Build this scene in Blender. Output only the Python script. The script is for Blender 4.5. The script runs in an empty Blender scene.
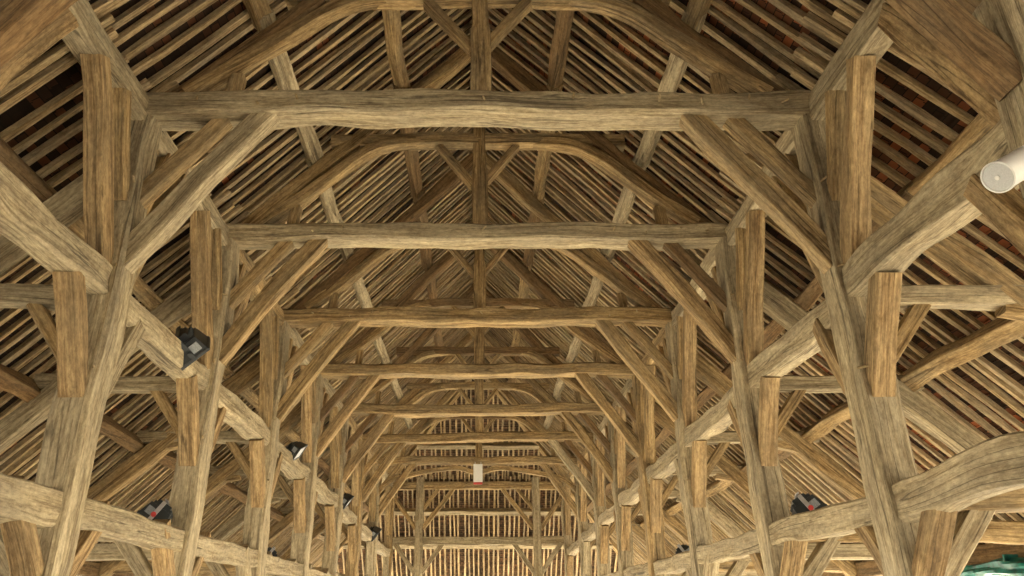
import bpy, math, random
from mathutils import Vector, Matrix, noise as mnoise

R = random.Random(11)
scene = bpy.context.scene
COL = scene.collection

# ------------------------------------------------------------------ helpers
def link(o, parent=None):
    COL.objects.link(o)
    if parent is not None:
        o.parent = parent
    return o

def tag(o, label, cat, group=None, kind=None):
    o['label'] = label
    if cat: o['category'] = cat
    if group: o['group'] = group
    if kind: o['kind'] = kind
    return o

def thing(name, loc, label, cat, group=None):
    o = bpy.data.objects.new(name, None)
    o.empty_display_size = 0.2
    o.location = loc
    link(o)
    return tag(o, label, cat, group, 'thing')

def mesh_obj(name, verts, faces, mat, parent=None, loc=(0, 0, 0), uvs=None, smooth=True, angle=0.55):
    me = bpy.data.meshes.new(name)
    me.from_pydata([tuple(v) for v in verts], [], faces)
    if uvs is not None:
        lay = me.uv_layers.new(name='UVMap')
        lay.data.foreach_set('uv', [c for f in uvs for uv in f for c in uv])
    me.materials.append(mat)
    if smooth:
        me.polygons.foreach_set('use_smooth', [True] * len(me.polygons))
        me.set_sharp_from_angle(angle=angle)
    me.update()
    o = bpy.data.objects.new(name, me)
    o.location = loc
    return link(o, parent)

# ------------------------------------------------------------------ materials
def new_mat(name):
    m = bpy.data.materials.new(name)
    m.use_nodes = True
    nt = m.node_tree
    nt.nodes.clear()
    out = nt.nodes.new('ShaderNodeOutputMaterial')
    bs = nt.nodes.new('ShaderNodeBsdfPrincipled')
    nt.links.new(bs.outputs[0], out.inputs[0])
    return m, nt, bs

def N(nt, typ, **kw):
    n = nt.nodes.new(typ)
    for k, v in kw.items():
        setattr(n, k, v)
    return n

def ramp(nt, fac, stops):
    r = N(nt, 'ShaderNodeValToRGB')
    el = r.color_ramp.elements
    while len(el) > 1: el.remove(el[-1])
    el[0].position, el[0].color = stops[0][0], (*stops[0][1], 1)
    for p, c in stops[1:]:
        e = el.new(p); e.color = (*c, 1)
    nt.links.new(fac, r.inputs[0])
    return r.outputs[0]

def mixc(nt, fac, a, b, mode='MIX'):
    m = N(nt, 'ShaderNodeMix', data_type='RGBA', blend_type=mode)
    for sock, val in ((m.inputs[0], fac), (m.inputs[6], a), (m.inputs[7], b)):
        if isinstance(val, (int, float)): sock.default_value = val
        elif isinstance(val, tuple): sock.default_value = (*val, 1)
        else: nt.links.new(val, sock)
    return m.outputs[2]

def wood(name, pale, mid, dark, grey, crack=1.0):
    m, nt, bs = new_mat(name)
    L = nt.links.new
    uv = N(nt, 'ShaderNodeUVMap')
    def tex(sx, sy, detail, rough=0.6):
        mp = N(nt, 'ShaderNodeMapping')
        mp.inputs['Scale'].default_value = (sx, sy, 1)
        L(uv.outputs[0], mp.inputs[0])
        t = N(nt, 'ShaderNodeTexNoise')
        t.inputs['Scale'].default_value = 1
        t.inputs['Detail'].default_value = detail
        t.inputs['Roughness'].default_value = rough
        L(mp.outputs[0], t.inputs[0])
        return t.outputs[0]
    grain = tex(1.3, 30, 6, 0.72)
    blotch = tex(0.75, 3.0, 6, 0.68)
    grime = tex(2.0, 7.0, 7, 0.75)
    check = tex(0.22, 8.5, 1.5, 0.4)
    fine = tex(3.0, 75, 3, 0.6)
    streak = tex(0.5, 10, 4, 0.6)
    mixg = N(nt, 'ShaderNodeMath', operation='MULTIPLY_ADD'); L(fine, mixg.inputs[0]); mixg.inputs[1].default_value = 0.35
    sg = N(nt, 'ShaderNodeMath', operation='MULTIPLY_ADD'); L(streak, sg.inputs[0]); sg.inputs[1].default_value = 0.75; sg.inputs[2].default_value = -0.55
    L(sg.outputs[0], mixg.inputs[2])
    gsum = N(nt, 'ShaderNodeMath', operation='ADD'); L(grain, gsum.inputs[0]); L(mixg.outputs[0], gsum.inputs[1])
    base = ramp(nt, gsum.outputs[0], [(0.30, dark), (0.47, mid), (0.62, pale)])
    oi = N(nt, 'ShaderNodeObjectInfo')
    gfac = N(nt, 'ShaderNodeMath', operation='MULTIPLY_ADD')
    L(oi.outputs['Random'], gfac.inputs[0]); gfac.inputs[1].default_value = 0.55
    gfac.inputs[2].default_value = -0.27
    gf2 = N(nt, 'ShaderNodeMath', operation='ADD', use_clamp=True)
    L(gfac.outputs[0], gf2.inputs[0])
    bl = N(nt, 'ShaderNodeMapRange'); L(blotch, bl.inputs[0])
    bl.inputs[1].default_value = 0.40; bl.inputs[2].default_value = 0.62
    L(bl.outputs[0], gf2.inputs[1])
    c = mixc(nt, gf2.outputs[0], base, mixc(nt, 0.6, mixc(nt, 1.0, base, (0.62, 0.62, 0.62), 'MULTIPLY'), grey))
    # darker dirt patches
    gr = N(nt, 'ShaderNodeMapRange'); L(grime, gr.inputs[0])
    gr.inputs[1].default_value = 0.50; gr.inputs[2].default_value = 0.68
    gr.inputs[3].default_value = 0.0; gr.inputs[4].default_value = 0.72
    c = mixc(nt, gr.outputs[0], c, dark)
    # drying checks along the grain
    sub = N(nt, 'ShaderNodeMath', operation='SUBTRACT'); L(check, sub.inputs[0]); sub.inputs[1].default_value = 0.5
    ab = N(nt, 'ShaderNodeMath', operation='ABSOLUTE'); L(sub.outputs[0], ab.inputs[0])
    cr = N(nt, 'ShaderNodeMapRange'); L(ab.outputs[0], cr.inputs[0])
    cr.inputs[1].default_value = 0.003; cr.inputs[2].default_value = 0.011
    cr.inputs[3].default_value = 0.6 * crack; cr.inputs[4].default_value = 0.0
    gate = N(nt, 'ShaderNodeMapRange'); L(blotch, gate.inputs[0])
    gate.inputs[1].default_value = 0.42; gate.inputs[2].default_value = 0.52
    ck = N(nt, 'ShaderNodeMath', operation='MULTIPLY'); L(cr.outputs[0], ck.inputs[0]); L(gate.outputs[0], ck.inputs[1])
    c = mixc(nt, ck.outputs[0], c, (0.03, 0.02, 0.012))
    speck = tex(11, 26, 5, 0.75)
    sm = N(nt, 'ShaderNodeMapRange'); L(speck, sm.inputs[0])
    sm.inputs[1].default_value = 0.3; sm.inputs[2].default_value = 0.7; sm.inputs[3].default_value = 0.6; sm.inputs[4].default_value = 1.36
    sv = N(nt, 'ShaderNodeHueSaturation'); L(c, sv.inputs['Color']); L(sm.outputs[0], sv.inputs['Value'])
    c = sv.outputs[0]
    # brightness per timber
    rnd = N(nt, 'ShaderNodeMapRange'); L(oi.outputs['Random'], rnd.inputs[0])
    rnd.inputs[3].default_value = 0.80; rnd.inputs[4].default_value = 1.14
    hsv = N(nt, 'ShaderNodeHueSaturation'); hsv.inputs['Saturation'].default_value = 1.04; L(c, hsv.inputs['Color']); L(rnd.outputs[0], hsv.inputs['Value'])
    L(hsv.outputs[0], bs.inputs['Base Color'])
    bs.inputs['Roughness'].default_value = 0.85
    bs.inputs['Specular IOR Level'].default_value = 0.15
    h = N(nt, 'ShaderNodeMath', operation='SUBTRACT'); L(grain, h.inputs[0]); L(ck.outputs[0], h.inputs[1])
    h2 = N(nt, 'ShaderNodeMath', operation='ADD'); L(h.outputs[0], h2.inputs[0]); L(grime, h2.inputs[1])
    bp = N(nt, 'ShaderNodeBump'); L(h2.outputs[0], bp.inputs['Height'])
    bp.inputs['Strength'].default_value = 0.65; bp.inputs['Distance'].default_value = 0.02
    L(bp.outputs[0], bs.inputs['Normal'])
    return m

GREYC = (0.25, 0.20, 0.125)
W_OAK = wood('old_oak', (0.53, 0.385, 0.20), (0.365, 0.25, 0.118), (0.13, 0.08, 0.036), GREYC)
W_GREY = wood('grey_oak', (0.53, 0.445, 0.29), (0.395, 0.32, 0.195), (0.17, 0.125, 0.07), (0.32, 0.27, 0.185))
W_HONEY = wood('honey_oak', (0.53, 0.385, 0.20), (0.355, 0.24, 0.12), (0.12, 0.073, 0.032), (0.27, 0.20, 0.115))
W_DARK = wood('brown_oak', (0.30, 0.195, 0.095), (0.21, 0.13, 0.062), (0.095, 0.058, 0.028), (0.20, 0.15, 0.09))
W_RAFT = wood('rafter_wood', (0.60, 0.455, 0.255), (0.42, 0.305, 0.16), (0.16, 0.10, 0.05), (0.30, 0.25, 0.175), 0.5)
W_PEG = wood('peg_wood', (0.5, 0.38, 0.2), (0.4, 0.3, 0.16), (0.2, 0.14, 0.07), (0.42, 0.37, 0.27), 0)

def plain(name, col, rough=0.5, metal=0.0, noise_amt=0.12, scale=18):
    m, nt, bs = new_mat(name)
    tc = N(nt, 'ShaderNodeTexCoord')
    t = N(nt, 'ShaderNodeTexNoise'); t.inputs['Scale'].default_value = scale; t.inputs['Detail'].default_value = 4
    nt.links.new(tc.outputs['Object'], t.inputs[0])
    lo = tuple(max(0, c * (1 - noise_amt)) for c in col); hi = tuple(min(1, c * (1 + noise_amt)) for c in col)
    nt.links.new(ramp(nt, t.outputs[0], [(0.3, lo), (0.7, hi)]), bs.inputs['Base Color'])
    bs.inputs['Roughness'].default_value = rough
    bs.inputs['Metallic'].default_value = metal
    return m

M_BLACK = plain('black_housing', (0.025, 0.03, 0.032), 0.45)
M_WHITEP = plain('white_plastic', (0.78, 0.78, 0.74), 0.4, 0, 0.04)
M_GRILLE = plain('grey_grille', (0.55, 0.56, 0.55), 0.5, 0.0, 0.1, 120)
M_STEEL = plain('steel', (0.5, 0.5, 0.5), 0.35, 0.8)
M_GLASS = plain('flood_glass', (0.72, 0.76, 0.80), 0.12, 0.0, 0.05)
M_RED = plain('red_plastic', (0.55, 0.06, 0.05), 0.45)
M_TARP = plain('green_tarp', (0.008, 0.12, 0.095), 0.35, 0, 0.6, 9)
M_STICK = plain('grey_sticker', (0.24, 0.26, 0.27), 0.5, 0, 0.25, 60)

def tile_mat(name, off, cols):
    m, nt, bs = new_mat(name)
    L = nt.links.new
    uv = N(nt, 'ShaderNodeUVMap')
    br = N(nt, 'ShaderNodeTexBrick')
    br.inputs['Scale'].default_value = 1
    br.inputs['Brick Width'].default_value = 0.17; br.inputs['Row Height'].default_value = 0.11
    br.inputs['Mortar Size'].default_value = 0.006; br.inputs['Mortar Smooth'].default_value = 0.2
    br.inputs['Color1'].default_value = (0, 0, 0, 1); br.inputs['Color2'].default_value = (1, 1, 1, 1)
    br.inputs['Mortar'].default_value = (0, 0, 0, 1)
    L(uv.outputs[0], br.inputs[0])
    big = N(nt, 'ShaderNodeTexNoise'); big.inputs['Scale'].default_value = 0.55; big.inputs['Detail'].default_value = 5
    L(uv.outputs[0], big.inputs[0])
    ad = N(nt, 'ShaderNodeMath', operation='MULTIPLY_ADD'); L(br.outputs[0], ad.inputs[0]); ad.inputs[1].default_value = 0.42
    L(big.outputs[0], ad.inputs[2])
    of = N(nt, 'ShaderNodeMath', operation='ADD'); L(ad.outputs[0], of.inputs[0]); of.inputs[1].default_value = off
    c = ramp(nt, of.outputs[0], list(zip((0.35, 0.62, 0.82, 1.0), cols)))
    c = mixc(nt, br.outputs['Fac'], c, (0.02, 0.014, 0.01))
    L(c, bs.inputs['Base Color'])
    bs.inputs['Roughness'].default_value = 0.9
    bs.inputs['Specular IOR Level'].default_value = 0.1
    return m
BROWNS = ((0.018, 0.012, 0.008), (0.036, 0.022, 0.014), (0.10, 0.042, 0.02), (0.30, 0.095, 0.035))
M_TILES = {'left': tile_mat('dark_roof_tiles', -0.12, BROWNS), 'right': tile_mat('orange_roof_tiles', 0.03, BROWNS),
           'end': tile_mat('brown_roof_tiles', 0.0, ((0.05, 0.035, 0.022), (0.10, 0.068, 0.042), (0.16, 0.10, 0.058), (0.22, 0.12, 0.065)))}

def ground_mat():
    m, nt, bs = new_mat('pale_ground')
    tc = N(nt, 'ShaderNodeTexCoord')
    t = N(nt, 'ShaderNodeTexNoise'); t.inputs['Scale'].default_value = 1.3; t.inputs['Detail'].default_value = 8
    nt.links.new(tc.outputs['Object'], t.inputs[0])
    nt.links.new(ramp(nt, t.outputs[0], [(0.3, (0.56, 0.50, 0.39)), (0.7, (0.72, 0.66, 0.54))]), bs.inputs['Base Color'])
    bs.inputs['Roughness'].default_value = 0.95
    return m
M_GROUND = ground_mat()

# ------------------------------------------------------------------ timber
def resample(pts, n):
    """Catmull-Rom through pts, n+1 points evenly along the length."""
    P = [Vector(p) for p in pts]
    if len(P) == 2:
        return [P[0].lerp(P[1], i / n) for i in range(n + 1)]
    Q = [P[0] * 2 - P[1]] + P + [P[-1] * 2 - P[-2]]
    fine = []
    for i in range(1, len(Q) - 2):
        a, b, c, d = Q[i - 1], Q[i], Q[i + 1], Q[i + 2]
        for k in range(12):
            t = k / 12
            fine.append(0.5 * (2 * b + (c - a) * t + (2 * a - 5 * b + 4 * c - d) * t * t + (3 * b - a - 3 * c + d) * t ** 3))
    fine.append(P[-1])
    cum = [0]
    for i in range(1, len(fine)): cum.append(cum[-1] + (fine[i] - fine[i - 1]).length)
    out, j = [], 0
    for i in range(n + 1):
        s = cum[-1] * i / n
        while j < len(cum) - 2 and cum[j + 1] < s: j += 1
        f = (s - cum[j]) / max(1e-9, cum[j + 1] - cum[j])
        out.append(fine[j].lerp(fine[j + 1], f))
    return out

def timber(name, pts, w, h, mat, parent=None, side=None, bow=0.0, rough=0.014, wane=0.2, seg=0.16, profile=None, kind_small=False):
    """One hewn timber along pts (in its parent's space). w = size along SIDE, h = size across it."""
    pts = [Vector(p) for p in pts]
    base = pts[0].copy()
    length = sum((pts[i + 1] - pts[i]).length for i in range(len(pts) - 1))
    n = max(3, min(40, int(length / seg)))
    C = resample(pts, n)
    rough *= 1.35
    side = Vector(side) if side is not None else Vector((0, 1, 0))
    seed = R.uniform(0, 900)
    bdir = R.uniform(0, 6.283)
    verts, faces, uvl = [], [], []
    cw = [R.uniform(0.35, 1.0) * wane for _ in range(4)]
    if kind_small:
        ring0 = []
        for k, (sx, sy) in enumerate(((-1, -1), (1, -1), (1, 1), (-1, 1))):
            ring0.append((sx, sy, 1, 1))
    npt = 4 if kind_small else 12
    u0, v0 = R.uniform(0, 60), R.uniform(0, 60)
    us = []
    for i, p in enumerate(C):
        t = i / n
        d = (C[min(i + 1, n)] - C[max(i - 1, 0)]).normalized()
        s = (side - d * side.dot(d)).normalized()
        up = d.cross(s)
        b = math.sin(t * math.pi) * bow
        cen = p + s * (math.cos(bdir) * b * 0.5) + up * (math.sin(bdir) * b)
        lp = t * length
        cen = cen + s * (mnoise.noise((seed, lp * 0.7, 3)) * rough * 1.3) + up * (mnoise.noise((seed, lp * 0.7, 7)) * rough * 1.3)
        sc = profile(t) if profile else (1, 1)
        hw, hh = w / 2 * sc[0], h / 2 * sc[1]
        us.append(lp)
        pr = []
        if kind_small:
            for k, (sx, sy, _, _) in enumerate(ring0):
                nn = mnoise.noise((seed + k * 13.1, lp * 1.2, 0)) * rough
                pr.append((sx * (hw + nn), sy * (hh + nn)))
        else:
            for k, (sx, sy) in enumerate(((-1, -1), (1, -1), (1, 1), (-1, 1))):
                m = min(hw, hh)
                c = cw[k] * m * (1 + 1.1 * mnoise.noise((seed + k * 7.7, lp * 1.1, 5)))
                c = max(0.06 * m, c)
                n1 = mnoise.noise((seed + k * 13.1, lp * 1.6, 0)) * rough
                n2 = mnoise.noise((seed + k * 17.3, lp * 1.6, 9)) * rough
                x, y = sx * (hw + n1), sy * (hh + n2)
                a1, a2 = (x, y - sy * c), (x - sx * c, y)
                if k in (0, 2): pr += [a1, a2]
                else: pr += [a2, a1]
                # mid of the next side
                mm = mnoise.noise((seed + k * 3.3, lp * 2.2, 21)) * rough
                if k == 0: pr.append((0, -(hh + mm)))
                elif k == 1: pr.append((hw + mm, 0))
                elif k == 2: pr.append((0, hh + mm))
                else: pr.append((-(hw + mm), 0))
        for x, y in pr:
            verts.append(cen + s * x + up * y - base)
    per = [0]
    f0 = verts[:npt]
    for k in range(npt): per.append(per[-1] + (f0[(k + 1) % npt] - f0[k]).length)
    for i in range(n):
        for k in range(npt):
            k2 = (k + 1) % npt
            faces.append((i * npt + k, i * npt + k2, (i + 1) * npt + k2, (i + 1) * npt + k))
            ua, ub = us[i] + u0, us[i + 1] + u0
            va, vb = per[k] + v0, per[k + 1] + v0
            uvl.append(((ua, va), (ua, vb), (ub, vb), (ub, va)))
    for ends in (list(range(npt))[::-1], [n * npt + k for k in range(npt)]):
        faces.append(tuple(ends))
        uvl.append([(u0 + verts[e].x * 2, v0 + verts[e].z * 2 + verts[e].y) for e in ends])
    return mesh_obj(name, verts, faces, mat, parent, base, uvl, True, 0.5)

def peg(parent, p, d, ln=0.1, r=0.013):
    """A wooden peg standing out of a timber (p in the parent's space)."""
    d = Vector(d).normalized()
    a = d.orthogonal().normalized(); b = d.cross(a)
    vs, fs = [], []
    for t, rr in ((-0.05, r), (ln * 0.7, r * 0.95), (ln, r * 0.6)):
        for k in range(7):
            an = k * math.tau / 7
            vs.append(d * t + a * math.cos(an) * rr + b * math.sin(an) * rr)
    for i in range(2):
        for k in range(7):
            fs.append((i * 7 + k, i * 7 + (k + 1) % 7, (i + 1) * 7 + (k + 1) % 7, (i + 1) * 7 + k))
    fs.append(tuple(range(14, 21))); fs.append(tuple(range(6, -1, -1)))
    uv = [[(0.1 * k, 0.02 * k) for k in range(len(f))] for f in fs]
    return mesh_obj('peg', vs, fs, W_PEG, parent, p, uv)

# ------------------------------------------------------------------ layout numbers
YS = [3.85, 6.52, 9.38, 12.55, 15.76, 19.1, 22.47, 26.28]      # truss planes
YE = 31.0                                                      # end frame
HIPY = 27.5                                                    # d = y - HIPY on the hip end
ORD = ['overhead', 'first', 'second', 'third', 'fourth', 'fifth', 'sixth', 'seventh']
def nave_under(d): return 6.85 + (3.5 - d) * 1.05
def aisle_under(d): return 6.62 - 0.985 * (d - 3.5)
def rail_z(y): return 4.48 - 0.026 * max(0, y - 5)
def princ_top(d): return 6.6 + (3.5 - d) * 1.05
def aisle_princ_top(d): return 5.75 - 0.918 * (d - 3.95)
SLN = Vector((1.05, 0, 1)).normalized()
SIDES = ((-1, 'left'), (1, 'right'))
TR = {0: 'the overhead truss', 1: 'the first full truss', 2: 'the second truss', 3: 'the third truss',
      4: 'the fourth truss', 5: 'the fifth truss', 6: 'the sixth truss', 7: 'the seventh truss', 8: 'the end frame'}
TRUSS_LABEL = [
    'overhead oak truss nearest the viewer, only its side braces in the photo corners',
    'largest oak truss spanning the top of the photo, first full one from the viewer',
    'second oak roof truss behind the largest one, its straight tie beam pegged',
    'third oak roof truss from the viewer, framed under the second tie beam',
    'fourth oak roof truss from the viewer, framed under the third tie beam',
    'fifth oak roof truss from the viewer, framed under the fourth tie beam',
    'sixth oak roof truss from the viewer, with a wavy bent tie beam',
    'seventh and farthest oak truss, above the hanging white board']

def pick(*ms): return R.choice(ms)

# ------------------------------------------------------------------ trusses
for i, y in enumerate(YS):
    t = thing('roof_truss', (0, y, 6.41), TRUSS_LABEL[i], 'roof truss', 'oak roof trusses across the nave')
    Z = lambda z: z - 6.41
    near = i <= 2
    mid = {1: 0.015, 2: 0.0, 6: 0.05}.get(i, R.uniform(-0.03, 0.03))
    tp = [(-3.8, 0, Z(6.53)), (-1.9, 0, Z(6.545) + mid * 0.6), (0, 0, Z(6.54) + mid), (1.9, 0, Z(6.54) - mid * 0.5), (3.8, 0, Z(6.525))]
    if i == 6: tp = [(-3.8, 0, Z(6.5)), (-1.9, 0, Z(6.46)), (0, 0, Z(6.54)), (1.6, 0, Z(6.57)), (3.8, 0, Z(6.52))]
    if i == 5: tp = [(-3.8, 0, Z(6.56)), (-2.2, 0, Z(6.50)), (0, 0, Z(6.49)), (2.2, 0, Z(6.54)), (3.8, 0, Z(6.55))]
    tie = timber('tie_beam', tp, 0.36, 0.25 if i != 1 else 0.265, W_GREY if i in (1, 2) else pick(W_OAK, W_OAK, W_GREY), t,
                 rough=0.026, wane=0.3, seg=0.2)
    # king post with a thicker foot block
    def kprof(f, cut=0.26):
        return (1, 1) if f > cut else (1.12, 1.22)
    timber('king_post', [(0.03, 0, Z(6.64)), (0.02, 0, Z(8.3)), (0, 0, Z(10.2))], 0.2, 0.185, pick(W_OAK, W_HONEY), t, rough=0.01, wane=0.12,
           profile=kprof, seg=0.1)
    timber('collar_beam', [(-2.2, 0.0, Z(8.12)), (0, 0.0, Z(8.14)), (2.2, 0.0, Z(8.12))], 0.2, 0.2, pick(W_OAK, W_OAK, W_DARK), t, rough=0.018)
    for s, _ in SIDES:
        nrm = Vector((1.0 * s * 1.05, 0, 1.0)).normalized()      # outward roof normal
        a = Vector((s * 3.5, 0, Z(princ_top(3.5)))) - nrm * 0.15
        b = Vector((s * 0.02, 0, Z(princ_top(0.02)))) - nrm * 0.15
        timber('principal_rafter', [a, a.lerp(b, 0.45) - nrm * R.uniform(0.0, 0.05), b], 0.22, 0.215, pick(W_OAK, W_DARK), t, rough=0.022, wane=0.3, seg=0.2)
        # curved arch brace from the foot of the principal to the collar
        pts = [(s * 3.12, -0.03, Z(6.70)), (s * 2.66, -0.03, Z(7.07)), (s * 2.2, -0.03, Z(7.47)), (s * 1.52, -0.03, Z(8.0)), (s * 0.7, -0.01, Z(8.13))]
        timber('arch_brace', pts, 0.2, 0.15, W_OAK if i else W_DARK, t, rough=0.018, wane=0.22, profile=lambda f: (1, 1) if f < .8 else (1 - (f - .8) * 2.0, 1 - (f - .8) * 1.2))
        # Y strut from king post to collar
        timber('king_strut', [(s * 0.06, 0, Z(7.36)), (s * 0.58, 0, Z(8.05))], 0.14, 0.105, pick(W_OAK, W_HONEY), t, rough=0.008, wane=0.15)
        timber('jack_strut', [(s * 2.66, 0.0, Z(6.62)), (s * 2.62, 0.0, Z(7.0))], 0.14, 0.14, W_OAK, t, rough=0.01)
        # paired braces under the tie beam
        m1 = W_DARK if i == 0 else pick(W_OAK, W_OAK, W_HONEY, W_GREY)
        timber('brace', [(s * 2.2, -0.02, Z(6.50)), (s * 2.82, -0.02, Z(5.64) + R.uniform(-.03, .03)), (s * 3.46, -0.02, Z(4.70))], 0.2, 0.215, m1, t, rough=0.018, wane=0.22)
        timber('brace', [(s * 2.66, 0.02, Z(6.48)), (s * 3.46, 0.02, Z(5.43))], 0.17, 0.15, pick(W_OAK, W_OAK, W_DARK) if i else W_DARK, t, rough=0.012, wane=0.2)
    # pegs standing out of the near trusses
    if i in (1, 2, 3):
        for px_, pz in ((-2.95, 6.55), (-2.3, 6.5), (-1.9, 6.57), (0.07, 6.55), (1.0, 6.58), (1.9, 6.54), (2.35, 6.5), (2.85, 6.57), (3.2, 6.52)):
            peg(tie, (px_ + 3.8, -0.185, Z(pz) - tp[0][2]), (R.uniform(-.5, .5), -1, R.uniform(-.5, .2)), R.uniform(0.05, 0.1))

# ------------------------------------------------------------------ arcade posts with their braces
POST_EXTRA = {1: 'tall, standing under {s} end of the largest truss', 2: 'standing under {s} end of the second tie beam'}
for i, y in enumerate(YS + [YE]):
    for s, sd in SIDES:
        X = s * 3.56
        if i == 8:
            lab = f'corner arcade post at the {sd} end of the far frame'
        else:
            lab = f'braced oak arcade post carrying the {sd} end of {TR[i]}'
        t = thing('arcade_post', (X, y, 0), lab, 'post', f'arcade posts along the nave')
        lean = 0.04 if i == 1 else R.uniform(-0.02, 0.03)
        timber('shaft', [(s * (0.02 + lean), 0, 0), (s * 0.01, 0.0, 3.2), (-s * 0.01, 0, 5.0), (0, 0, 6.42)], 0.35, 0.33,
               W_GREY if R.random() < .7 else W_OAK, t, side=(0, 1, 0), rough=0.022, wane=0.28, seg=0.22)
        for q in (-1, 1):
            if i == 8 and q == 1: continue
            if i == 0 and q == -1: continue
            mh = W_HONEY if R.random() < .65 else W_OAK
            j = R.uniform(-.03, .03)
            timber('plate_brace', [(0, q * (1.08 + j), 6.34), (0.0, q * (0.62 + j), 5.5), (0, q * 0.16, 4.52)], 0.19, 0.2, mh, t, side=(1, 0, 0), rough=0.016, wane=0.2)
            timber('plate_brace', [(-s * 0.02, q * (0.60 + j), 6.34), (-s * 0.02, q * 0.15, 5.34)], 0.16, 0.15, W_OAK, t, side=(1, 0, 0), rough=0.012, wane=0.2)
            timber('rail_brace', [(s * 0.0, q * (0.66 + j), rail_z(y) - 0.1), (0, q * 0.13, rail_z(y) - 1.06)], 0.2, 0.18, W_HONEY if R.random() < .6 else W_GREY, t, side=(1, 0, 0), rough=0.014, wane=0.2)
            timber('foot_brace', [(s * 0.0, q * (0.76 + j), 2.53), (0, q * 0.1, 1.74)], 0.18, 0.17, W_HONEY if i < 3 else W_GREY, t, side=(1, 0, 0), rough=0.014, wane=0.2)
        if i in (1, 2, 3):
            for pz in (4.62, 3.62, 5.55):
                peg(t, (-s * 0.14, -0.19, pz), (R.uniform(-.6, .6), -1, R.uniform(-.3, .3)), R.uniform(.04, .08))

# ------------------------------------------------------------------ aisle frames
for i, y in enumerate(YS):
    for s, sd in SIDES:
        if i == 0: continue
        t = thing('aisle_truss', (s * 3.7, y, 2.4),
                  f'oak aisle truss sloping down to the {sd} eave beside {TR[i]}', 'aisle truss', 'oak aisle trusses beside the nave')
        P = lambda x, z, dy=0.0: (s * (x - 3.7), dy, z - 2.4)
        nrm = Vector((s * 0.918, 0, 1)).normalized()
        a = Vector(P(3.62, aisle_princ_top(3.62))) - nrm * 0.14
        b = Vector(P(7.55, aisle_princ_top(7.55))) - nrm * 0.14
        timber('principal_rafter', [a, a.lerp(b, .5) + nrm * R.uniform(-.05, .04), b], 0.22, 0.28, pick(W_OAK, W_GREY), t, rough=0.022, wane=0.3, seg=0.22)
        timber('aisle_tie', [P(3.66, 4.35), P(4.4, 4.35 + R.uniform(-.02, .02)), P(5.75, 4.36)], 0.18, 0.19, W_GREY, t, rough=0.016, wane=0.25)
        timber('arch_brace', [P(4.95, 4.27), P(5.5, 4.12), P(6.2, 3.52), P(6.95, 2.8)], 0.16, 0.16, pick(W_GREY, W_OAK), t, rough=0.014, wane=0.25)
        timber('knee_brace', [P(4.2, 4.3), P(3.68, 3.62)], 0.14, 0.13, W_OAK, t, rough=0.01)
        timber('lower_tie', [P(3.66, 2.53, .03), P(5.5, 2.53, .03), P(7.6, 2.5, .03)], 0.2, 0.25, pick(W_GREY, W_OAK), t, rough=0.018, wane=0.25)
        timber('tie_brace', [P(4.34, 2.53, .03), P(3.68, 1.74, .03)], 0.17, 0.17, W_GREY, t, rough=0.012)
        timber('outer_post', [P(7.6, 0), P(7.6, 2.3)], 0.2, 0.2, W_GREY, t, rough=0.015)

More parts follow.
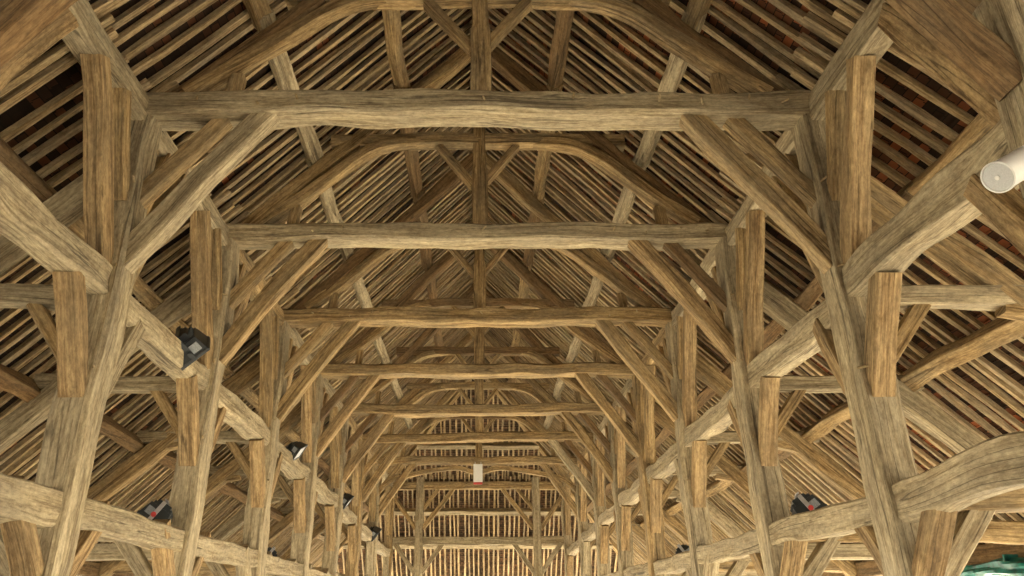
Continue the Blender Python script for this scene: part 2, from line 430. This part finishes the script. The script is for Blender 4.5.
# ------------------------------------------------------------------ longitudinal timbers, bay by bay
ALLY = YS + [YE]
for b in range(len(ALLY) - 1):
    y0, y1 = ALLY[b], ALLY[b + 1]
    L = y1 - y0
    between = f'between {TR[b]} and {TR[b + 1]}'
    short = f'from truss {b} to {b + 1}'
    for s, sd in SIDES:
        def seg(name, x, z, w, h, mat, label, cat, grp, e=0.14, bend=0.0, dz0=0.0, dz1=0.0, tilt=None, **kw):
            ya, yb = y0 + e, y1 - e
            pts = [(x, ya, z + dz0), (x, (ya + yb) / 2, z + bend + (dz0 + dz1) / 2), (x, yb, z + dz1)]
            side = (1, 0, 0) if tilt is None else tilt
            o = timber(name, pts, w, h, mat, None, side=side, **kw)
            return tag(o, label, cat, grp, 'thing')
        nb = {0: 'nearest the viewer', 8: ''}.get(b)
        bay = ['between the overhead and the largest truss', 'between the largest and second truss', 'between the second and third truss',
               'between the third and fourth truss', 'between the fourth and fifth truss', 'between the fifth and sixth truss',
               'between the sixth and seventh truss', 'between the seventh truss and the end frame'][b]
        seg('plate_beam', s * 3.6, 6.45, 0.27, 0.29, W_GREY if b < 2 else pick(W_GREY, W_OAK), f'high {sd} plate beam at rafter foot {bay}', 'plate beam', 'high plate beams', e=0.02, rough=0.02, wane=0.25)
        if b == 0 and s > 0:
            seg('arcade_rail', s * 3.6, rail_z(5), 0.3, 0.32, W_GREY, f'grey mid-height {sd} rail passing behind a white loudspeaker, {bay}', 'rail', 'mid-height arcade rails', rough=0.03, wane=0.3, bend=0.02)
        else:
            seg('arcade_rail', s * 3.6, rail_z((y0 + y1) / 2) + R.uniform(-.02, .02), 0.27, 0.3, W_GREY, f'grey mid-height {sd} arcade rail {bay}', 'rail', 'mid-height arcade rails', rough=0.026, wane=0.28)
        zl = 2.44 if s > 0 else 2.39
        if b == 0:
            seg('low_rail', s * 3.56, zl + 0.02, 0.24, 0.3, W_GREY, f'thick low {sd} rail running towards the viewer {bay}', 'rail', 'low arcade rails', bend=0.06 if s > 0 else 0.0, rough=0.024, wane=0.25)
        else:
            seg('low_rail', s * 3.56, zl + R.uniform(-.03, .03), 0.22, 0.26, W_GREY, f'low {sd} arcade rail {bay}', 'rail', 'low arcade rails', rough=0.02, wane=0.25)
        tl = (s, 0, -1.05); ta = (s, 0, -0.95)
        if b < 7:
            for d, nm in ((2.45, 'lower'), (1.17, 'upper')):
                seg('purlin', s * (d + R.uniform(-.03, .03)), princ_top(d) + 0.12, 0.2, 0.17, (W_GREY if b else W_OAK) if d > 2 else pick(W_OAK, W_DARK),
                    f'{nm} {sd} nave purlin {bay}', 'purlin', 'nave purlins', e=-0.1, tilt=tl, rough=0.016, wane=0.22)
        for d, nm in ((4.42, 'upper'), (5.75 if s < 0 else 5.6, 'lower')):
            if b == 0 and d > 5: continue
            seg('aisle_purlin', s * d, (aisle_under(d) + aisle_princ_top(d)) / 2 - 0.02, 0.2, 0.25, W_DARK if R.random() < .5 else W_OAK,
                f'{nm} {sd} aisle purlin {bay}', 'purlin', 'aisle purlins', e=-0.12 if b < 7 else 0.0, tilt=ta, rough=0.02, wane=0.25, bend=R.uniform(-.02, .05))

for s, sd in SIDES:
    o = timber('eave_plate', [(s * 7.6, 2.2, 2.42), (s * 7.6, 19, 2.42), (s * 7.6, 35.1, 2.42)], 0.26, 0.28, W_DARK, None, side=(1, 0, 0), rough=0.02, seg=0.6)
    tag(o, f'long dark eave plate under the {sd} aisle rafter feet', 'eave plate', None, 'thing')
o = timber('ridge_beam', [(0, 4.5, 10.2), (0, 16, 10.2), (0, HIPY + .1, 10.2)], 0.16, 0.22, W_DARK, None, side=(1, 0, 0), seg=0.6)
tag(o, 'dark ridge beam along the top of the roof over the king posts', 'ridge beam', None, 'thing')

# ------------------------------------------------------------------ far end frame and hip
t = thing('end_truss', (0, YE, 0), 'braced end frame with two tall posts and two cross beams at the far end', 'timber frame')
timber('top_beam', [(-3.7, 0, 6.42), (0, 0, 6.44), (3.7, 0, 6.42)], 0.26, 0.3, W_OAK, t, rough=0.02)
timber('middle_beam', [(-3.6, 0, 4.3), (0, 0, 4.28), (3.6, 0, 4.3)], 0.22, 0.3, W_GREY, t, rough=0.02)
for s, sd in SIDES:
    timber('post', [(s * 2.35, -0.02, 0), (s * 2.35, -0.02, 6.75)], 0.28, 0.31, W_GREY, t, rough=0.018)
    for q in (-1, 1):
        ex = 1.0 if q < 0 else 0.95
        timber('brace', [(s * (2.35 + q * 1.35 * ex), 0, 6.3), (s * (2.35 + q * 0.14), 0, 4.75)], 0.17, 0.17, W_OAK, t)
        if q < 0: timber('brace', [(s * (2.35 - 0.75), 0, 6.3), (s * (2.35 - 0.14), 0, 5.5)], 0.15, 0.14, W_OAK, t)
        timber('brace', [(s * (2.35 + q * 0.95), 0, 4.2), (s * (2.35 + q * 0.14), 0, 3.1)], 0.17, 0.17, W_GREY, t)
for d, z, nm in ((2.45, princ_top(2.45) + .12, 'upper'), (4.42, (aisle_under(4.42) + aisle_princ_top(4.42)) / 2, 'pale'), (5.7, (aisle_under(5.7) + aisle_princ_top(5.7)) / 2, 'low')):
    o = timber('end_purlin', [(-d, HIPY + d, z), (0, HIPY + d, z), (d, HIPY + d, z)], 0.2, 0.24, W_GREY, None, side=(0, 1, -1), rough=0.018, seg=0.3)
    tag(o, {'upper': 'end purlin high on the far hip above the end frame', 'pale': 'pale end purlin crossing the far hip just below the end frame top beam',
            'low': 'lowest end purlin on the far hip near the eave'}[nm], 'purlin', 'purlins on the far hip', 'thing')
o = timber('end_eave_plate', [(-7.6, HIPY + 7.6, 2.42), (7.6, HIPY + 7.6, 2.42)], 0.26, 0.28, W_GREY, None, seg=0.5)
tag(o, 'eave plate closing the far end of the hall', 'eave plate', None, 'thing')
for s, sd in SIDES:
    o = timber('corner_rafter', [(0, HIPY, nave_under(0) - .1), (s * 3.55, HIPY + 3.55, nave_under(3.55) - .1)], 0.18, 0.2, W_OAK, None, side=(1, s, 0), seg=0.3)
    tag(o, f'diagonal corner rafter on the {sd} edge of the far hip', 'rafter', 'corner rafters of the far hip', 'thing')
    o = timber('corner_rafter', [(s * 3.55, HIPY + 3.55, aisle_under(3.55) - .1), (s * 7.6, HIPY + 7.6, aisle_under(7.6) - .1)], 0.18, 0.2, W_OAK, None, side=(1, s, 0), seg=0.3)
    tag(o, f'low diagonal corner rafter at the {sd} far corner of the aisle', 'rafter', 'corner rafters of the far hip', 'thing')

# ------------------------------------------------------------------ common rafters
def bay_of(y):
    names = ['over the overhead truss bay', 'between the largest and second truss', 'between the second and third truss',
             'between the third and fourth truss', 'between the fourth and fifth truss', 'between the fifth and sixth truss',
             'between the sixth and seventh truss', 'beyond the seventh truss']
    k = 0
    while k < 7 and y > YS[k + 1]: k += 1
    return names[k]
NW, NH = 0.09, 0.062
def rafter(name, a, b, label, cat, group, side):
    w = R.uniform(0.05, 0.08)
    a, b = Vector(a), Vector(b)
    o = timber(name, [a, a.lerp(b, .5) + Vector(side) * R.uniform(-.02, .02) + Vector((0, 0, R.uniform(-.012, .012))), b], w, NH, W_RAFT, None, side=side, rough=0.012, seg=0.45, kind_small=True)
    tag(o, label, cat, group, 'thing')
    return o
SP = 0.21
lift_n = 0.04 * math.sqrt(1 + 1.05 ** 2); lift_a = 0.04 * math.sqrt(1 + .985 ** 2)
for s, sd in SIDES:
    y = 3.7
    while y < HIPY + 3.4:
        d0 = max(0.03, y - HIPY + 0.06); d1 = 3.66
        yy = y + R.uniform(-.03, .03); sk = R.uniform(-.03, .03)
        g = f'{sd} nave rafters {bay_of(y)}'
        rafter('nave_rafter', (s * d1, yy, nave_under(d1) + lift_n), (s * d0, yy + sk, nave_under(d0) + lift_n),
               f'weathered rafter on the {sd} nave slope {bay_of(y)}', 'rafter', g, (0, 1, 0))
        y += SP
    y = 2.5
    while y < HIPY + 7.3:
        d0 = max(R.uniform(3.2, 3.52), y - HIPY + 0.06); d1 = 7.85
        yy = y + R.uniform(-.03, .03); sk = R.uniform(-.04, .04)
        g = f'{sd} aisle rafters {bay_of(y)}'
        rafter('aisle_rafter', (s * d1, yy, aisle_under(d1) + lift_a), (s * d0, yy + sk, aisle_under(d0) + lift_a),
               f'weathered rafter on the {sd} aisle slope {bay_of(y)}', 'rafter', g, (0, 1, 0))
        y += 0.22
x = -3.4
while x < 3.45:
    d0 = abs(x) + 0.06
    xx = x + R.uniform(-.03, .03)
    rafter('end_rafter', (xx, HIPY + 3.66, nave_under(3.66) + lift_n), (xx + R.uniform(-.03, .03), HIPY + d0, nave_under(d0) + lift_n),
           'pale rafter high on the far hip above the end frame', 'rafter', 'upper rafters on the far hip', (1, 0, 0))
    x += SP
x = -7.3
while x < 7.35:
    d0 = max(R.uniform(3.1, 3.4), abs(x) + .06)
    xx = x + R.uniform(-.03, .03)
    rafter('low_end_rafter', (xx, HIPY + 7.85, aisle_under(7.85) + lift_a), (xx + R.uniform(-.05, .05), HIPY + d0, aisle_under(d0) + lift_a),
           'pale rafter low on the far hip behind the end frame', 'rafter', 'lower rafters on the far hip', (1, 0, 0))
    x += SP

# ------------------------------------------------------------------ tiled roof
def profile():
    """(d, z) of the tile underside from ridge to eave, a step at every course."""
    pts = []
    segs = [((0.0, 10.66), (3.7, 6.78)), ((3.7, 6.78), (8.0, 2.36))]
    s = 0.0
    for (a, b) in segs:
        ln = math.hypot(b[0] - a[0], b[1] - a[1])
        k = max(1, round(ln / 0.11))
        nx, nz = (a[1] - b[1]) / ln, (b[0] - a[0]) / ln     # outward normal
        for j in range(k):
            f0, f1 = j / k, (j + 1) / k
            p = (a[0] + (b[0] - a[0]) * f0, a[1] + (b[1] - a[1]) * f0)
            q = (a[0] + (b[0] - a[0]) * f1, a[1] + (b[1] - a[1]) * f1)
            pts.append((p[0], p[1], s + ln * f0, (0, 0)))
            pts.append((q[0] + nx * 0.022, q[1] + nz * 0.022, s + ln * f1 - 1e-4, (nx, nz)))
        s += ln
    return pts
PR = profile()
def roof(name, kind):
    vs, fs, uv = [], [], []
    for (d, z, s, _) in PR:
        if kind == 'left':  a, b, ua, ub = (-d, -15.0, z), (-d, HIPY + d, z), -15.0, HIPY + d
        elif kind == 'right': a, b, ua, ub = (d, HIPY + d, z), (d, -15.0, z), HIPY + d, -15.0
        else: a, b, ua, ub = (-d, HIPY + d, z), (d, HIPY + d, z), -d, d
        vs += [a, b]; uv.append((ua, ub, s))
    # thickness: an outer skin
    n = len(PR)
    for k in range(n):
        vs += [(vs[2 * k][0], vs[2 * k][1], vs[2 * k][2] + 0.09), (vs[2 * k + 1][0], vs[2 * k + 1][1], vs[2 * k + 1][2] + 0.09)]
    uvs = []
    for k in range(n - 1):
        i0, i1, j0, j1 = 2 * k, 2 * k + 1, 2 * k + 2, 2 * k + 3
        fs.append((i0, i1, j1, j0))
        uvs.append(((uv[k][0], uv[k][2]), (uv[k][1], uv[k][2]), (uv[k + 1][1], uv[k + 1][2]), (uv[k + 1][0], uv[k + 1][2])))
        o = 2 * n
        fs.append((o + j0, o + j1, o + i1, o + i0))
        uvs.append(uvs[-1][::-1])
    ob = mesh_obj(name, vs, fs, M_TILES[kind], None, (0, 0, 0), uvs, smooth=False)
    ob['kind'] = 'structure'
    ob['label'] = {'left': 'brown clay tiles over the left slope', 'right': 'brown and orange clay tiles over the right slope', 'end': 'clay tiles over the far hip'}[kind]
    return ob
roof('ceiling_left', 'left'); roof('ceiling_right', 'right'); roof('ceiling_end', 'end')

# unseen gable added above the open rear end to block daylight from behind
gw = [(-7.9, 2.5), (7.9, 2.5), (3.7, 6.75), (0, 10.62), (-3.7, 6.75)]
wv = [(x_, -14.8, z_) for x_, z_ in gw] + [(x_, -14.7, z_) for x_, z_ in gw]
wf = [(4, 3, 2, 1, 0), (5, 6, 7, 8, 9)] + [(k, (k + 1) % 5, 5 + (k + 1) % 5, 5 + k) for k in range(5)]
wb_ = mesh_obj('light_block_wall', wv, wf, W_GREY, None, (0, 0, 0), [[(wv[i_][2], wv[i_][0]) for i_ in f_] for f_ in wf], False)
wb_['kind'] = 'structure'; wb_['label'] = 'unseen boarded gable added behind the viewer to block rear daylight'
gv = [(-70, -60, 0), (70, -60, 0), (70, 100, 0), (-70, 100, 0)]
g = mesh_obj('floor', gv, [(0, 1, 2, 3)], M_GROUND, smooth=False)
g['kind'] = 'structure'; g['label'] = 'pale stone and gravel floor of the hall and square around it'

# ------------------------------------------------------------------ floodlights
def box(verts, faces, c, sz, taper=1.0, rot=None):
    b = len(verts)
    for dz in (-1, 1):
        k = taper if dz < 0 else 1.0
        for dx, dy in ((-1, -1), (1, -1), (1, 1), (-1, 1)):
            v = Vector((dx * sz[0] / 2 * k, dy * sz[1] / 2 * k, dz * sz[2] / 2))
            if rot is not None: v = rot @ v
            verts.append(v + Vector(c))
    for f in ((3, 2, 1, 0), (4, 5, 6, 7), (0, 1, 5, 4), (1, 2, 6, 5), (2, 3, 7, 6), (3, 0, 4, 7)):
        faces.append(tuple(b + i for i in f))
def boxes(name, items, mat, parent, loc=(0, 0, 0), bevel=0.006):
    v, f = [], []
    for it in items: box(v, f, *it)
    o = mesh_obj(name, v, f, mat, parent, loc, None, False)
    if bevel:
        m = o.modifiers.new('bevel', 'BEVEL'); m.width = bevel; m.segments = 2; m.limit_method = 'ANGLE'
    return o

LAMP_W = 3900
def floodlight(loc, aim, label, sc=1.0, roll=0.0):
    """aim = direction the glass looks."""
    t = thing('floodlight', loc, label, 'floodlight', 'black floodlights on the timber rails')
    t.rotation_mode = 'QUATERNION'
    q = Vector(aim).to_track_quat('Z', 'Y')
    from mathutils import Quaternion
    t.rotation_quaternion = q @ Quaternion((0, 0, 1), roll)
    t.scale = (sc, sc, sc)
    boxes('housing', [((0, 0, -0.03), (0.42, 0.34, 0.18), 0.84), ((0, 0, -0.15), (0.28, 0.2, 0.10), 0.85)] +
          [((-0.12 + 0.06 * k, 0, -0.135), (0.012, 0.26, 0.06)) for k in range(5)], M_BLACK, t)
    boxes('front_frame', [((0, 0.165, 0.07), (0.44, 0.025, 0.035)), ((0, -0.165, 0.07), (0.44, 0.025, 0.035)), ((0.205, 0, 0.07), (0.025, 0.33, 0.035)), ((-0.205, 0, 0.07), (0.025, 0.33, 0.035))], M_BLACK, t, bevel=0.003)
    boxes('glass', [((0, 0, 0.066), (0.39, 0.31, 0.012))], M_GLASS, t, bevel=0)
    # rating plate on the side of the housing that faces the nave entrance
    qq = t.rotation_quaternion
    to_cam = (Vector((0, 0, 1.6)) - Vector(loc)).normalized()
    best = max((Vector((0, 1, 0)), Vector((0, -1, 0)), Vector((1, 0, 0)), Vector((-1, 0, 0))), key=lambda a_: (qq @ a_).dot(to_cam))
    if abs(best.y) > .5: boxes('rating_plate', [((0.11, best.y * 0.1615, -0.02), (0.12, 0.006, 0.10))], M_STICK, t, bevel=0)
    else: boxes('rating_plate', [((best.x * 0.2005, 0.07, -0.02), (0.006, 0.11, 0.10))], M_STICK, t, bevel=0)
    br = boxes('bracket', [((-0.235, 0, -0.06), (0.012, 0.05, 0.26)), ((0.235, 0, -0.06), (0.012, 0.05, 0.26)), ((0, 0, -0.215), (0.48, 0.05, 0.012))], M_STEEL if loc[2] < 3 else M_BLACK, t, bevel=0.002)
    for sx in (-1, 1):
        v, f = [], []
        for zz in (0, 1):
            for k in range(10):
                an = k * math.tau / 10
                v.append((sx * (0.242 + 0.03 * zz), math.cos(an) * 0.03, -0.0 + math.sin(an) * 0.03))
        for k in range(10): f.append((k, (k + 1) % 10, 10 + (k + 1) % 10, 10 + k))
        f.append(tuple(range(9, -1, -1))); f.append(tuple(range(10, 20)))
        kb = mesh_obj('knob', v, f, M_RED if loc[2] < 3 else M_BLACK, t)
        if loc[2] < 3: kb['label'] = 'red plastic clip on the bracket'
    if loc[2] < 3: return t
    ld = bpy.data.lights.new('flood_beam', 'SPOT')
    ld.energy = LAMP_W; ld.color = (1.0, 0.95, 0.85); ld.spot_size = math.radians(72); ld.spot_blend = 0.6; ld.shadow_soft_size = 0.14
    lo = link(bpy.data.objects.new('flood_beam', ld))
    lo.location = Vector(loc) + Vector(aim).normalized() * 0.2
    lo.rotation_mode = 'QUATERNION'
    lo.rotation_quaternion = (-Vector((math.copysign(0.74, aim[0]), -0.12, -1.0))).to_track_quat('Z', 'Y')
    return t
floodlight((-3.46, 8.5, 4.55), (0.55, 0.66, -0.55), 'largest black floodlight with a grey plate, on the left rail below the second tie beam', 1.12, 0.75)
floodlight((-3.42, 14.1, 4.44), (0.8, 0.12, -0.58), 'black floodlight with bright glass on the left rail, first past the largest one', 0.85, 0.5)
floodlight((-3.42, 19.85, 4.29), (0.8, 0.12, -0.58), 'small black floodlight on the left rail, between its two like neighbours', 0.95, 0.5)
floodlight((-3.42, 25.75, 4.05), (0.8, 0.12, -0.58), 'farthest small black floodlight on the left rail', 1.1, 0.5)
floodlight((-3.76, 9.0, 2.62), (-0.5, -0.25, -0.82), 'black floodlight with a red clip on the low left rail near the second post', 0.95, 0.2)
floodlight((-3.76, 14.0, 2.5), (-0.5, -0.25, -0.82), 'black floodlight cut by the bottom edge on the low left rail', 0.95, 0.2)
floodlight((3.76, 8.75, 2.66), (0.5, -0.25, -0.82), 'dark floodlight with a red clip on the low right rail near the second post', 0.95, -0.2)
floodlight((3.76, 14.2, 2.56), (0.5, -0.25, -0.82), 'dark floodlight farther along the low right rail', 0.95, -0.2)

# ------------------------------------------------------------------ white loudspeaker
def lathe(name, prof, mat, parent, n=40):
    v, f = [], []
    for r, z in prof:
        for k in range(n):
            an = k * math.tau / n
            v.append((r * math.cos(an), r * math.sin(an), z))
    for i in range(len(prof) - 1):
        for k in range(n):
            f.append((i * n + k, i * n + (k + 1) % n, (i + 1) * n + (k + 1) % n, (i + 1) * n + k))
    f.append(tuple(range(n - 1, -1, -1))); f.append(tuple((len(prof) - 1) * n + k for k in range(n)))
    return mesh_obj(name, v, f, mat, parent, (0, 0, 0), None, True, 0.5)
sp = thing('loudspeaker', (3.0, 3.66, 3.91), 'white cylindrical loudspeaker mounted on the nearest right post at the photo edge', 'loudspeaker')
sp.scale = (0.92, 0.92, 0.92)
sp.rotation_mode = 'QUATERNION'
sp.rotation_quaternion = Vector((-0.82, -0.2, -0.5)).normalized().to_track_quat('Z', 'Y')
lathe('body', [(0.088, -0.62), (0.096, -0.60), (0.096, -0.01), (0.103, -0.006), (0.103, 0.012), (0.094, 0.014), (0.090, 0.004), (0.02, 0.004)], M_WHITEP, sp)
lathe('grille', [(0.089, 0.002), (0.089, 0.008), (0.05, 0.012), (0.01, 0.013)], M_GRILLE, sp)
lathe('badge', [(0.016, 0.014), (0.016, 0.019), (0.012, 0.021)], M_WHITEP, sp, 16)
boxes('bracket', [((0.0, -0.104, -0.35), (0.05, 0.012, 0.16)), ((0, -0.15, -0.42), (0.05, 0.1, 0.012))], M_WHITEP, sp)

# ------------------------------------------------------------------ white board below the seventh tie beam
wb = thing('hanging_board', (0.0, 26.0, 6.38), 'small white board with red lower edge hanging below the farthest tie beam', 'board')
boxes('panel', [((0.0, 0, -0.31), (0.31, 0.05, 0.62))], M_WHITEP, wb)
boxes('red_strip', [((0.0, -0.003, -0.65), (0.30, 0.055, 0.07))], M_RED, wb)
boxes('hook', [((-0.1, 0, 0.03), (0.02, 0.02, 0.1)), ((0.1, 0, 0.03), (0.02, 0.02, 0.1))], M_STEEL, wb, bevel=0.002)

# flat arch braces of the seventh truss, below its tie
for o in list(bpy.data.objects):
    if o.name.startswith('roof_truss') and abs(o.location.y - YS[7]) < .01:
        for s, _ in SIDES:
            timber('low_arch_brace', [(s * 3.3, 0, -0.75), (s * 2.7, 0, -0.42), (s * 0.9, 0, -0.12), (s * 0.14, 0, -0.25)], 0.16, 0.15, W_OAK, o, rough=0.012)

# ------------------------------------------------------------------ rolled green tarpaulin
def tarp():
    path = [Vector(p) for p in ((7.35, 8.6, 2.1), (7.33, 9.6, 2.17), (7.34, 10.6, 2.19), (7.36, 11.4, 2.21), (7.38, 12.15, 2.12), (7.4, 12.7, 1.8))]
    C = resample(path, 60)
    v, f, n = [], [], 18
    for i, c in enumerate(C):
        d = (C[min(i + 1, 60)] - C[max(i - 1, 0)]).normalized()
        s = Vector((1, 0, 0)); up = d.cross(s) * -1
        for k in range(n):
            an = k * math.tau / n
            r = 0.1 * (1 + 0.45 * mnoise.noise((math.cos(an) * 1.8, math.sin(an) * 1.8, i * 0.09)) + 0.18 * math.sin(an * 5 + i * 0.22))
            v.append(c + s * math.cos(an) * r * 1.1 + up * math.sin(an) * r)
    for i in range(60):
        for k in range(n):
            f.append((i * n + k, i * n + (k + 1) % n, (i + 1) * n + (k + 1) % n, (i + 1) * n + k))
    f.append(tuple(range(n - 1, -1, -1))); f.append(tuple(60 * n + k for k in range(n)))
    o = mesh_obj('rolled_tarpaulin', v, f, M_TARP, None)
    tag(o, 'bundled green tarpaulin tied up under the right eave plate', 'tarpaulin', None, 'thing')
    for yy in (9.3, 10.9):
        boxes('tie_strap', [((7.37, yy, 2.24), (0.23, 0.03, 0.26))], M_TARP, o, bevel=0.01)
tarp()

# ------------------------------------------------------------------ light
w = bpy.data.worlds.new('daylight'); scene.world = w
w.use_nodes = True
bg = w.node_tree.nodes['Background']
bg.inputs[0].default_value = (1.0, 0.97, 0.92, 1)
bg.inputs[1].default_value = 2.4
sd_ = bpy.data.lights.new('sun', 'SUN'); sd_.energy = 22.0; sd_.angle = math.radians(0.6); sd_.color = (1.0, 0.95, 0.86)
so = link(bpy.data.objects.new('sun', sd_))
so.rotation_mode = 'QUATERNION'
so.rotation_quaternion = Vector((0.5, 0.8, 0.52)).normalized().to_track_quat('Z', 'Y')

# ------------------------------------------------------------------ camera
F, CX, VV = 743.0, 478.0, 615.0
pitch = math.atan((VV - 288.0) / F)
cd = bpy.data.cameras.new('camera')
cam = bpy.data.objects.new('camera', cd); link(cam)
cd.sensor_fit = 'HORIZONTAL'; cd.sensor_width = 36.0
cd.lens = 36.0 * F / 1024.0
cd.shift_x = (512.0 - CX) / 1024.0
cd.clip_end = 300
cam.location = (0, 0, 1.6)
cam.rotation_euler = (math.radians(90) + pitch, 0, 0)
scene.camera = cam

vs = scene.view_settings
vs.view_transform = 'Standard'; vs.look = 'None'; vs.gamma = 1.0; vs.use_curve_mapping = False
vs.exposure = 1.05
scene.cycles.max_bounces = 8
scene.cycles.diffuse_bounces = 6
scene.cycles.use_denoising = True
